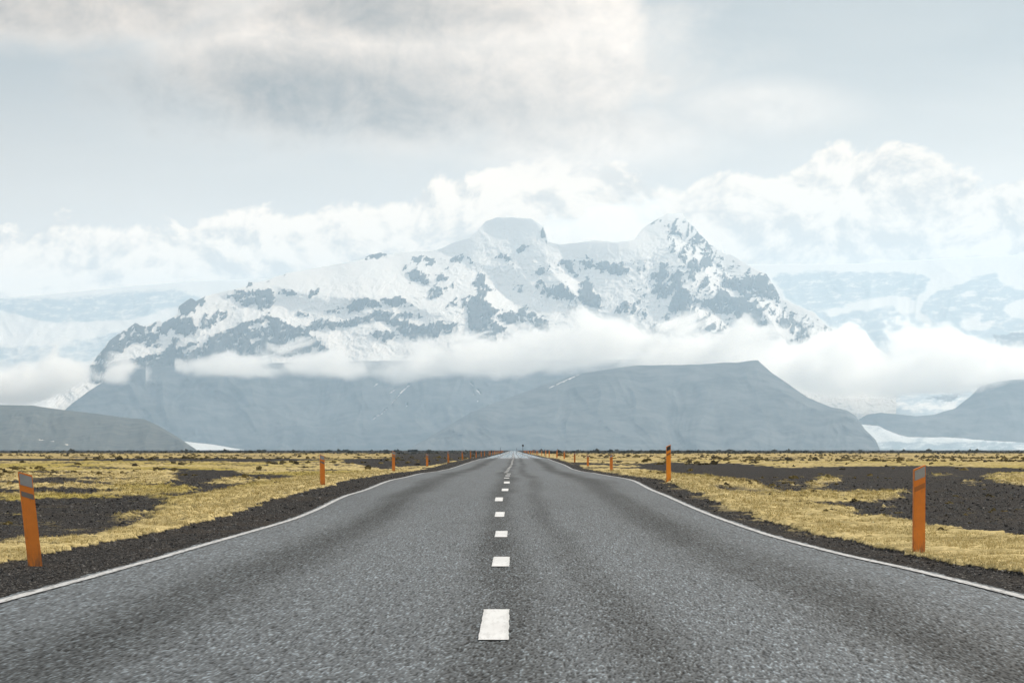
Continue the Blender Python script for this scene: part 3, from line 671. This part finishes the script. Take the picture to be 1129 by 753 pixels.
gr = relief_mesh('glacier', 800, 1330, 560, [(800,292),(832,291.5),(870,291),(940,290.7),(1008,287),(1070,283.5),(1117,281.4),(1129,278),(1330,270)], 20, 170, D_gr, M_gl, ice_default=.72, snows=g_snow, rough=.35, fold=260,
   polys=[(.6, [(1095,370),(1129,366),(1160,385),(1110,386)]), (.55, [(1020,438),(1060,433),(1050,443)])])
tag(gr, 'pale glacier plateau with crevassed blue ice right of the mountain', 'glacier', kind='structure')
gl_ice = [(.7, [(-200,332),(60,328),(190,318),(230,330),(150,352),(60,358),(-20,340)]), (.62, [(-200,385),(60,380),(140,362),(130,380),(100,400),(-200,412)]), (.7, [(-200,396),(20,392),(10,412),(-200,420)])]
def D_gl(X, E): return 21500 + 10500 * np.clip(E / 180.0, 0, 1.2)
gl = relief_mesh('glacier', -220, 320, 420, [(-220,334),(0,329),(60,324),(150,315),(210,310),(320,306)], 20, 130, D_gl, M_gl, ices=gl_ice, rough=.3, fold=380)
tag(gl, 'pale ice cap and icefall behind the left end of the mountain', 'glacier', kind='structure')

# lower dark massif (two folds), right hill, left hill, glacier tongues
M_mas = alpine('dark_slope', (.020, .029, .036), (.096, .102, .106), nscale=.003)
def D_ml(X, E): return 18300 + 2400 * np.clip(E / 100., 0, 1.2)
st = [zp(400,400,3.528,a,b) for a, b in (((187,80),(150,115)),((150,115),(110,160)),((95,180),(40,220)),((125,105),(102,120)),((62,78),(45,90)),((418,80),(432,92)),((445,105),(460,125)),((428,122),(436,130)),((448,148),(452,152)),((480,174),(500,178)),((175,165),(170,172)))]
ml = relief_mesh('mountain_foot', 60, 720, 640, [(60,462),(78,446),(98,431),(125,414),(155,405),(230,402),(400,398),(720,396)], -1, 120, D_ml, M_mas, rough=.6, rock_default=1.0, fold=270, freq=1.3, streaks=[(a, b, .5) for a, b in st])
tag(ml, 'dark hazy lower slope with thin snow gullies left of centre', 'mountain slope', kind='structure')
def D_mr(X, E): return 15000 + 2200 * np.clip(E / 98., 0, 1.2)
st = [zp(400,400,3.528,a,b) for a, b in (((850,42),(765,80)),((765,80),(728,96)))]
mr = relief_mesh('mountain_foot', 440, 985, 620, [(440,500),(470,484),(520,454),(560,439),(600,424),(640,412),(700,403),(770,402),(800,399.5),(813,400),(820,398.5),(835.6,397),(838.7,400),(851,411),(872.7,426),(891,438.7),(916,448.6),(934.6,452.6),(943.8,459),(953,472.7),(965.5,485),(969,494),(972,500),(985,505)], -1, 120, D_mr, M_mas, rough=.55, rock_default=1.0, fold=210, freq=1.3, streaks=[(a, b, .5) for a, b in st])
tag(mr, 'dark hazy flat topped spur ending in a steep slope on the right', 'mountain slope', kind='structure')
def D_hr(X, E): return 18000 + 1900 * np.clip(E / 80., 0, 1.5)
hr = relief_mesh('hills', 938, 1330, 360, [(938,480),(944,465),(947,462),(956,457),(971.6,455),(993,457),(1010,459),(1030,457),(1053,450),(1070,437),(1081,425),(1100,420.5),(1129,417.5),(1200,412),(1330,405)], -1, 90, D_hr, M_mas, rough=.35, rock_default=1.0, fold=140)
tag(hr, 'dark blue grey hill at the right edge beyond the glacier tongue', 'hill', kind='structure')
M_tng = alpine('dirty_glacier', (.2, .22, .24), (.3, .32, .34), snowc=(.66, .68, .68), icec=(.26, .33, .37), nscale=.02)
def D_t(X, E): return 17000 + 900 * np.clip(E / 28., 0, 1.5)
tg = relief_mesh('glacier_tongue', 944, 1330, 300, [(944,466.5),(952,468),(968,469.6),(975,473),(990,479),(1002,482),(1046,482),(1089,485.7),(1129,488),(1330,492)], -1, 40, D_t, M_tng, rough=.5, fold=120, ice_default=.35, ices=[(.7, [(960,487),(1330,489),(1330,500),(960,500)])])
tag(tg, 'white glacier tongue spilling onto the plain at the right', 'glacier', kind='structure')
tg2 = relief_mesh('glacier_tongue', 196, 300, 90, [(196,486),(216,488),(235,490),(258,494),(275,497),(300,499)], -1, 24, lambda X, E: 13500 + 300 * np.clip(E / 10., 0, 1.5), M_tng, rough=.2, fold=40)
tag(tg2, 'small white glacier tongue at the foot of the left hill', 'glacier', kind='structure')
M_hill = alpine('grassy_hill', (.048, .058, .056), (.095, .100, .092), nscale=.006)
hl = relief_mesh('hills', -260, 226, 420, [(-260,438),(-100,444),(0,446.5),(35,447),(71,452),(106,456),(142,461),(159,462),(173.6,468.6),(195,481),(205,488),(216,495),(226,502)], -1, 90, lambda X, E: 9800 + 1900 * np.clip(E / 50., 0, 1.5), M_hill, rough=.35, rock_default=1.0, fold=300, freq=1.4,
   streaks=[((42,484.5),(60,486.5),.35), ((60,486.5),(78,491),.3)])
tag(hl, 'low rounded grey green hill at the left edge of the plain', 'hill', kind='structure')

# ------------------------------------------------------------------ belt of cloud on the mountain side
def curve_node(nt, xv, pts, x0, x1, hmax):
    fc = nt.new('ShaderNodeFloatCurve'); cv = fc.mapping.curves[0]
    for i, (x, y) in enumerate(pts):
        q = (min(1, max(0, (x - x0) / (x1 - x0))), y / hmax)
        if i < 2: cv.points[i].location = q
        else: cv.points.new(*q)
    fc.mapping.update()
    nt.put(fc.inputs['Value'], nt.m('DIVIDE', nt.m('SUBTRACT', xv, x0), x1 - x0))
    return nt.m('MULTIPLY', fc.outputs[0], hmax)
def cloud(name, label, topc, botc, D0, y0, y1, y0r, y1r, xr, seed, dens=.0040, zmax=1200.0, kk=1.0):
    """A bank of cloud: a closed hull filled with vapour whose density is uneven and thins out towards its surveyed upper and lower limits."""
    T = [((x - VX) / F * D0, (HY - y) / F * D0) for x, y in topc]
    B = [((x - VX) / F * D0, (HY - y) / F * D0) for x, y in botc]
    x0, x1 = T[0][0], T[-1][0]
    m = bpy.data.materials.new(name + '_vapour'); m.use_nodes = True
    nt = NT(m.node_tree); nt.n.remove(nt.n['Principled BSDF'])
    v = nt.new('ShaderNodeVolumePrincipled')
    pos = nt.new('ShaderNodeTexCoord').outputs['Object']
    sp = nt.new('ShaderNodeSeparateXYZ'); nt.put(sp.inputs[0], pos)
    X, Y, Z = sp.outputs
    top = curve_node(nt, X, T, x0, x1, zmax); bot = curve_node(nt, X, B, x0, x1, zmax)
    q = nt.vm('ADD', nt.scale(pos, 1, .3, 1.45), (seed * 311, seed * 97, 0))
    n = nt.noise(q, .0028, 7.0, .66, .5); nb = nt.noise(q, .0007, 2.0, .5)
    lump = nt.m('ADD', nt.m('MULTIPLY', nt.m('SUBTRACT', n, .5), 1150.0), nt.m('MULTIPLY', nt.m('SUBTRACT', nb, .5), 260.0))
    ft = nt.rng(nt.m('ADD', nt.m('SUBTRACT', nt.m('SUBTRACT', top, Z), 34.0), lump), -30, 62)
    fb = nt.rng(nt.m('ADD', nt.m('SUBTRACT', Z, bot), nt.m('MULTIPLY', lump, .17)), -12, 55)
    yf = nt.rng(X, xr - 500, xr + 500, y0, y0r)
    ff = nt.rng(nt.m('ADD', nt.m('SUBTRACT', Y, yf), lump), 0, 260)
    yb = nt.rng(X, xr - 500, xr + 500, y1, y1r)
    fk = nt.rng(nt.m('SUBTRACT', yb, Y), 0, 300)
    fe = nt.m('MULTIPLY', nt.rng(nt.m('ADD', nt.m('SUBTRACT', X, x0), lump), 0, 160), nt.rng(nt.m('SUBTRACT', nt.m('SUBTRACT', x1, X), lump), 0, 160))
    d = nt.m('MULTIPLY', nt.m('MULTIPLY', nt.m('MULTIPLY', ft, fb), nt.m('MULTIPLY', ff, fk)), fe)
    nt.put(v.inputs['Density'], nt.m('MULTIPLY', nt.m('MULTIPLY', d, nt.rng(n, .25, .7, .35, 1.3)), dens))
    v.inputs['Color'].default_value = (1.0, .993, .980, 1)
    v.inputs['Anisotropy'].default_value = .5
    out = [k for k in nt.n if k.type == 'OUTPUT_MATERIAL'][0]
    nt.l.new(v.outputs[0], out.inputs['Volume'])
    m.cycles.volume_step_rate = CLOUD_STEP
    # hull just outside the vapour
    xs = np.linspace(x0, x1, 160)
    zt = np.interp(xs, [p[0] for p in T], [p[1] for p in T]); zb = np.interp(xs, [p[0] for p in B], [p[1] for p in B])
    k = np.hanning(9); k /= k.sum(); pdm = lambda z: np.convolve(np.pad(z, 4, mode='edge'), k, mode='valid')
    tap = np.clip(np.minimum(xs - x0, x1 - xs) / 260.0, .25, 1)
    zt = pdm(zt) + 150 * tap; zb = pdm(zb) - 45
    na = 28; th = np.linspace(0, 2 * math.pi, na, endpoint=False)
    c, s_ = np.cos(th)[None, :], np.sin(th)[None, :]
    pw = lambda v, p: np.sign(v) * np.abs(v) ** p
    yf = (y0 + (y0r - y0) * sstep(xr - 500, xr + 500, xs)) - 190
    yk = y1 + (y1r - y1) * sstep(xr - 500, xr + 500, xs); yc = (yf + yk) / 2; hy = (yk - yf) / 2
    Yg = yc[:, None] + hy[:, None] * tap[:, None] * pw(c, .45)
    Zg = ((zt + zb) / 2)[:, None] + ((zt - zb) / 2)[:, None] * pw(s_, .45)
    Vv = np.stack([np.broadcast_to(xs[:, None], Yg.shape), Yg, Zg], -1).reshape(-1, 3)
    o = mesh_np(name, Vv, grid_faces(160, na, wrap=True), m)
    import bmesh
    bm = bmesh.new(); bm.from_mesh(o.data); bm.verts.ensure_lookup_table()
    bm.faces.new([bm.verts[i] for i in range(na)]); bm.faces.new([bm.verts[159 * na + i] for i in range(na)][::-1])
    bmesh.ops.recalc_face_normals(bm, faces=bm.faces); bm.to_mesh(o.data); bm.free()
    return tag(o, label, 'cloud', 'clouds lying along the mountain side')
CLOUD_STEP = .05
cloud('cloud', 'long white cloud belt crossing the middle of the mountain',
  [(205,405),(248,394),(294,386),(400,378),(450,374),(500,371),(546,374),(567,366),(609,354),(662,366),(744,375),(800,371),(850,362),(900,377),(972,366),(1043,366),(1105,378),(1129,381),(1400,380)],
  [(205,409),(248,415),(301,415),(400,420),(446,420),(488,416),(577,417),(627,413),(683,410),(754,411),(800,409),(840,416),(880,428),(930,438),(1000,438),(1060,433),(1129,418),(1400,412)],
  19200, 18250, 19350, 19200, 20700, (840 - VX) / F * 19200, 3.3)
cloud('cloud', 'short white cloud bank lying over the left hill',
  [(-320,402),(0,405),(35,398),(71,393),(106,393),(140,391),(172,398)], [(-320,455),(0,449),(35,446),(64,441),(84,431),(105,424),(172,424)],
  17800, 17000, 18100, 17000, 18100, 0, 8.1, .0085)
cloud('cloud', 'thin veil of cloud hanging on the ridge between the two summits',
  [(585,236),(610,232),(640,228),(680,224),(715,220),(745,226),(775,240),(800,258)], [(585,262),(610,272),(640,277),(680,276),(715,262),(745,258),(775,270),(800,284)],
  25600, 25300, 26500, 25300, 26500, 0, 5.7, .0011, 2600.0)

# ------------------------------------------------------------------ haze
def box(name, lo, hi, mat):
    x0, y0, z0 = lo; x1, y1, z1 = hi
    V = [(x0,y0,z0),(x1,y0,z0),(x1,y1,z0),(x0,y1,z0),(x0,y0,z1),(x1,y0,z1),(x1,y1,z1),(x0,y1,z1)]
    return mesh_np(name, V, [(3,2,1,0),(4,5,6,7),(0,1,5,4),(1,2,6,5),(2,3,7,6),(3,0,4,7)], mat, smooth=False)
haze = box('haze', (-40000, -40000, -10), (40000, 41000, 2250), volume_mat('haze_air', 3.65e-5, (.57, .79, 1.0), .42))
tag(haze, 'pale blue haze filling the air over the plain', 'haze', kind='stuff')

# ------------------------------------------------------------------ loose cover: stones, tussocks, dry grass, scrub
def scatter_mat(name, ca, cb, rough=.9):
    m, nt, b, pos = new_mat(name, rough, .1)
    nt.put(b.inputs['Base Color'], nt.mix(nt.attr('tint'), ca, cb))
    return m
def lumps(name, pts, size, flat, mat, seed, jag=.35, nu=7, nv=4):
    """Irregular little domes or stones, one mesh."""
    n = len(pts); r = np.random.default_rng(seed)
    u = np.linspace(0, 2 * math.pi, nu, endpoint=False); v = np.linspace(-.5, 1, nv) * math.pi / 2 * .97
    Ug, Vg = np.meshgrid(u, v)
    base = np.stack([np.cos(Ug) * np.cos(Vg), np.sin(Ug) * np.cos(Vg), np.sin(Vg)], -1).reshape(-1, 3)
    k = len(base)
    rad = 1 + jag * r.normal(size=(n, k, 1)).clip(-1.6, 1.6)
    P3 = base[None] * rad
    sx = size * r.uniform(.8, 1.5, n); sy = size * r.uniform(.7, 1.3, n)
    P3 = P3 * np.stack([sx, sy, size * flat * r.uniform(.6, 1.3, n)], -1)[:, None, :]
    a = r.uniform(0, 6.28, n); ca, sa = np.cos(a)[:, None], np.sin(a)[:, None]
    X = P3[..., 0] * ca - P3[..., 1] * sa; Y = P3[..., 0] * sa + P3[..., 1] * ca
    V = np.stack([X, Y, P3[..., 2]], -1) + pts[:, None, :]
    q = grid_faces(nv, nu, wrap=True)
    Q = (q[None] + (np.arange(n) * k)[:, None, None]).reshape(-1, 4)
    t = np.repeat(r.uniform(0, 1, n), k)
    return mesh_np(name, V.reshape(-1, 3), Q, mat, smooth=False, attrs={'tint': t})
def polar_pts(n, d0, d1, a1, seed, power=1.0):
    r = np.random.default_rng(seed)
    d = d0 * (d1 / d0) ** (r.uniform(0, 1, n) ** power)
    a = r.uniform(-a1, a1, n)
    return d * np.sin(a), d * np.cos(a)
AV = radians(11.5)
# pebbles on the shoulders and gravel flats
x, y = polar_pts(42000, 20, 120, AV, 21)
z, mo, tn, d = ground_z(x, y); lat = x - road_x(y)
keep = (np.abs(lat) > HW + .25) & (mo < .35)
x, y, z, d = x[keep], y[keep], z[keep], d[keep]
sz = np.random.default_rng(3).gamma(2.0, .0042, len(x)).clip(.004, .026) * np.clip(d / 35, .9, 1.8)
st_m = scatter_mat('basalt_stone', (.020, .020, .021), (.15, .145, .14))
o = lumps('gravel', np.stack([x, y, z], -1), sz, .8, st_m, 5, .25, 6, 4)
tag(o, 'loose dark and pale pebbles strewn over the road shoulders', 'gravel', kind='stuff')
# tussocks of dark moss and heath over the plain
x, y = polar_pts(15000, 34, 900, AV, 22, .8)
z, mo, tn, d = ground_z(x, y); lat = x - road_x(y)
cl = fbm(x * .05, y * .02, 20.2, 4)
keep = (np.abs(lat) > 5.2) & ((cl > .12) | (np.random.default_rng(9).uniform(size=len(x)) < .06)) & ((mo > .4) | (np.random.default_rng(19).uniform(size=len(x)) < .25))
x, y, z, d, mo = x[keep], y[keep], z[keep], d[keep], mo[keep]
sz = np.random.default_rng(4).uniform(.04, .13, len(x)) * np.clip(d / 110, .55, 2.6)
o = lumps('tussocks', np.stack([x, y, z - .02], -1), sz, .65, scatter_mat('dark_heath', (.040, .033, .020), (.17, .13, .045)), 6, .35, 8, 4)
tag(o, 'small dark heath tussocks dotted over the yellow plain', 'tussocks', kind='stuff')
# dry grass
x, y = polar_pts(120000, 21, 140, AV, 23)
z, mo, tn, d = ground_z(x, y); lat = x - road_x(y)
edge_ = np.where(lat < 0, 4.4, 3.8)
cl = fbm(x * .9, y * .5, 30.2, 3)
keep = (np.abs(lat) > edge_) & (mo > .5) & (cl > -.25)
x, y, z, d, tn = x[keep], y[keep], z[keep], d[keep], tn[keep]
r = np.random.default_rng(8); n = len(x); nb = 5
bx = np.repeat(x, nb) + r.normal(0, .03, n * nb); by = np.repeat(y, nb) + r.normal(0, .03, n * nb); bz = np.repeat(z, nb)
hh = r.uniform(.012, .045, n * nb) * np.repeat(np.clip(d / 45, .8, 1.7), nb); ww = r.uniform(.003, .006, n * nb) * np.repeat(np.clip(d / 35, .8, 3), nb)
an = r.uniform(0, 6.28, n * nb); le = r.uniform(.2, 1.6, n * nb) * hh; la = r.uniform(0, 6.28, n * nb)
V = np.stack([np.stack([bx - ww * np.cos(an), by - ww * np.sin(an), bz - .01], -1), np.stack([bx + ww * np.cos(an), by + ww * np.sin(an), bz - .01], -1),
    np.stack([bx + le * np.cos(la), by + le * np.sin(la), bz + hh], -1)], 1).reshape(-1, 3)
tt = np.repeat(np.clip(np.repeat(tn, nb) * .5 + r.uniform(-.1, .5, n * nb), 0, 1), 3)
o = mesh_np('grass', V, np.arange(n * nb * 3).reshape(-1, 3), scatter_mat('dry_grass', (.56, .46, .24), (.30, .25, .06)), smooth=False, attrs={'tint': tt})
tag(o, 'short dry straw coloured grass growing in the moss beside the road', 'grass', kind='stuff')
# low dark scrub along the horizon
x, y = polar_pts(9000, 800, 2400, AV * 1.05, 24)
cl = fbm(x * .012, y * .004, 40.2, 4)
keep = (np.abs(x - road_x(y)) > 9) & (cl > -.12)
x, y, cl = x[keep], y[keep], cl[keep]
z = np.full(len(x), -.15)
sz = (np.random.default_rng(12).gamma(2.2, .28, len(x)) * (.6 + 1.2 * np.clip(cl, 0, 1))).clip(.2, 2.0) * .56 * np.clip(y / 1100, .8, 1.6)
o = lumps('scrub', np.stack([x, y, z], -1), sz * 1.1, .62, scatter_mat('dark_scrub', (.022, .026, .022), (.055, .052, .036)), 13, .4, 7, 4)
tag(o, 'low dark scrub forming an uneven line along the horizon', 'scrub', kind='stuff')

# ------------------------------------------------------------------ roadside marker posts
M_or = plastic('orange_plastic', (.77, .238, .027), (.67, .196, .022), .45, .4)
M_ref = plastic('reflector_grey', (.34, .35, .36), (.26, .27, .29), .35, .5)
M_stripe = plastic('stripe_grey', (.22, .20, .19), (.16, .14, .13), .5, .4)
M_dark = plastic('dark_metal', (.035, .037, .04), (.05, .05, .052), .5, .4)
import bmesh
def slab(w0, w1, th, zb, zt_l, zt_r, y_off=0.0, bev=.004):
    """Tapered flat bar, bottom width w0, top width w1, top and (optionally) bottom cut on a slant."""
    bm = bmesh.new()
    zbl, zbr = zb if isinstance(zb, tuple) else (zb, zb)
    f = [(-w0/2, zbl), (w0/2, zbr), (w1/2, zt_r), (-w1/2, zt_l)]
    vs = [[bm.verts.new((x, y + y_off, z)) for x, z in f] for y in (-th/2, th/2)]
    bm.faces.new(vs[0]); bm.faces.new(vs[1][::-1])
    for i in range(4):
        j = (i + 1) % 4
        bm.faces.new([vs[0][j], vs[0][i], vs[1][i], vs[1][j]])
    bmesh.ops.recalc_face_normals(bm, faces=bm.faces)
    if bev: bmesh.ops.bevel(bm, geom=[e for e in bm.edges], offset=bev, segments=2, affect='EDGES')
    return bm
def obj_bm(name, bm, mat, parent=None):
    me = bpy.data.meshes.new(name); bm.to_mesh(me); bm.free(); me.materials.append(mat)
    o = bpy.data.objects.new(name, me); col.objects.link(o)
    if parent: o.parent = parent
    return o
POST = 'orange marker posts along the road edges'
M_stripe_r = plastic('stripe_amber', (.42, .15, .035), (.34, .12, .03), .5, .4)
def make_post(side):
    H_ = 1.0; s = .055 * side        # top cut slopes down towards the road
    r = empty('marker_post')
    a, b = (H_ + s * -.5, H_ + s * .5)
    obj_bm('shaft', slab(.124, .118, .036, -.35, a, b), M_or, r)
    k = .026
    obj_bm('reflector', slab(.104, .104, .005, (a - .135 + .004*side, b - .135), a - .018, b - .018, -.0205, .001), M_ref, r)
    obj_bm('reflective_stripe', slab(.104, .104, .004, (a - .26, b - .26), a - .205, b - .205, -.0200, .001), M_stripe if side < 0 else M_stripe_r, r)
    return r
proto = {-1: make_post(-1), 1: make_post(1)}
first = {-1: True, 1: True}
def place_post(side, x, d, zb, h, label, lean=0.0, yaw=0.0):
    src = proto[side]
    if first[side]: r = src; first[side] = False
    else:
        r = src.copy(); col.objects.link(r)
        for ch in list(src.children):
            c = ch.copy(); col.objects.link(c); c.parent = r
    r.location = (x, d, zb); r.rotation_euler = (0, lean, yaw); r.scale = (1, 1, h)
    tag(r, label, 'marker post', POST)
M_bright_or = plastic('bright_orange_plastic', (.95, .33, .020), (.88, .28, .016), .45, .4)  # brighter copy of the orange plastic, for the second right-hand post
left = [(40, 618, 27, .77), (356, 537, 77, .80), (434, 520.5, 127, .85), (471, 517.0, 177, .87), (494.5, 511, 227, .87), (510, 508.5, 277, .9), (519, 505.5, 327, .9)]
right = [(1012, 610, 30, .84), (737, 531.5, 80, .95), (674, 521, 130, .75), (648, 517, 180, .80), (633.5, 512, 230, .88), (622, 507.5, 280, .85), (614, 505, 330, .9)]
ORD = ['nearest', 'second', 'third', 'fourth', 'fifth', 'sixth', 'seventh']
LL = ['big orange marker post leaning left on the gravel at the left edge', 'second orange marker post along the left road edge, beside a strip of moss', 'third orange marker post along the left road edge, against dark gravel', 'fourth orange marker post counted along the left road edge', 'fifth orange marker post counted along the left road edge', 'sixth orange marker post counted along the left road edge', 'seventh orange marker post counted along the left road edge']
RL = ['big upright brown orange marker post with grey reflector near the right edge', 'bright orange marker post with a dark top, second along the right road edge', 'third marker post along the right road edge, brown against pale moss', 'fourth marker post counted along the right road edge', 'fifth marker post counted along the right road edge', 'sixth marker post counted along the right road edge', 'seventh marker post counted along the right road edge']
def gz1(x, y):
    a, *_ = ground_z(np.array([float(x)]), np.array([float(y)])); return float(a[0])
for i, (px, py, d, h) in enumerate(left):
    x = (px - VX) / F * d; zt = CAMZ - (py - HY) / F * d + h
    zb = gz1(x, d) - .01
    place_post(-1, x, d, zb, zt - zb, LL[i], -.115 if i == 0 else random.uniform(-.04, .02), .22 if i == 0 else random.uniform(.05, .3))
for i, (px, py, d, h) in enumerate(right):
    x = (px - VX) / F * d; zt = CAMZ - (py - HY) / F * d + h
    zb = gz1(x, d) - .01
    place_post(1, x, d, zb, zt - zb, RL[i], .012 if i == 0 else random.uniform(-.02, .02), (.20 if i == 0 else random.uniform(-.1, .3)))
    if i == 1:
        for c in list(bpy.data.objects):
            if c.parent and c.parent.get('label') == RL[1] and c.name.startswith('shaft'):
                c.data = c.data.copy(); c.data.materials[0] = M_bright_or
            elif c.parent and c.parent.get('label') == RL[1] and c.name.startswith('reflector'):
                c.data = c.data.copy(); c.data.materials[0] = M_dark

d = 377
while d < 1250:
    for sd, lab in ((-1, 'tiny orange marker post in the far row on the left of the road'), (1, 'tiny orange marker post in the far row on the right of the road')):
        x = sd * (4.45 if d < 520 else 4.2) + random.uniform(-.12, .12)
        place_post(sd, x, d, gz1(x, d) - .01, .92 + random.uniform(-.05, .05), lab, random.uniform(-.03, .03), random.uniform(-.1, .3))
    d += 50


# ------------------------------------------------------------------ small dark sign and poles where the road meets the horizon
def pole_sign(px, d, top_y, plate, label, name='road_sign', cat='road sign'):
    x = (px - VX) / F * d; zb = gz1(x, d) - .05; h = CAMZ + (HY - top_y) / F * d - zb
    r = empty(name, (x, d, zb), .15)
    bm = bmesh.new(); bmesh.ops.create_cone(bm, cap_ends=True, segments=12, radius1=.045, radius2=.04, depth=h)
    bmesh.ops.translate(bm, verts=bm.verts, vec=(0, 0, h / 2))
    obj_bm('pole', bm, M_dark, r)
    if plate:
        bm = bmesh.new(); bmesh.ops.create_cone(bm, cap_ends=True, segments=28, radius1=plate, radius2=plate, depth=.03)
        bmesh.ops.rotate(bm, verts=bm.verts, cent=(0, 0, 0), matrix=__import__('mathutils').Matrix.Rotation(math.pi / 2, 3, 'X'))
        bmesh.ops.translate(bm, verts=bm.verts, vec=(0, -.07, h - plate))
        bmesh.ops.bevel(bm, geom=bm.edges[:], offset=.005, segments=1, affect='EDGES')
        obj_bm('sign_plate', bm, M_dark, r)
    return tag(r, label, cat)
pole_sign(576.4, 640, 490.0, .22, 'tall dark road sign on a pole where the road meets the horizon')
pole_sign(569.6, 900, 493.6, 0, 'thin dark pole just left of the tall dark sign on the horizon', 'roadside_pole', 'pole')
pole_sign(551.6, 700, 493.2, 0, 'thin dark pole at the end of the left row of marker posts', 'roadside_pole', 'pole')
pole_sign(600.3, 480, 495.5, 0, 'short dark pole among the far marker posts on the right', 'roadside_pole', 'pole')
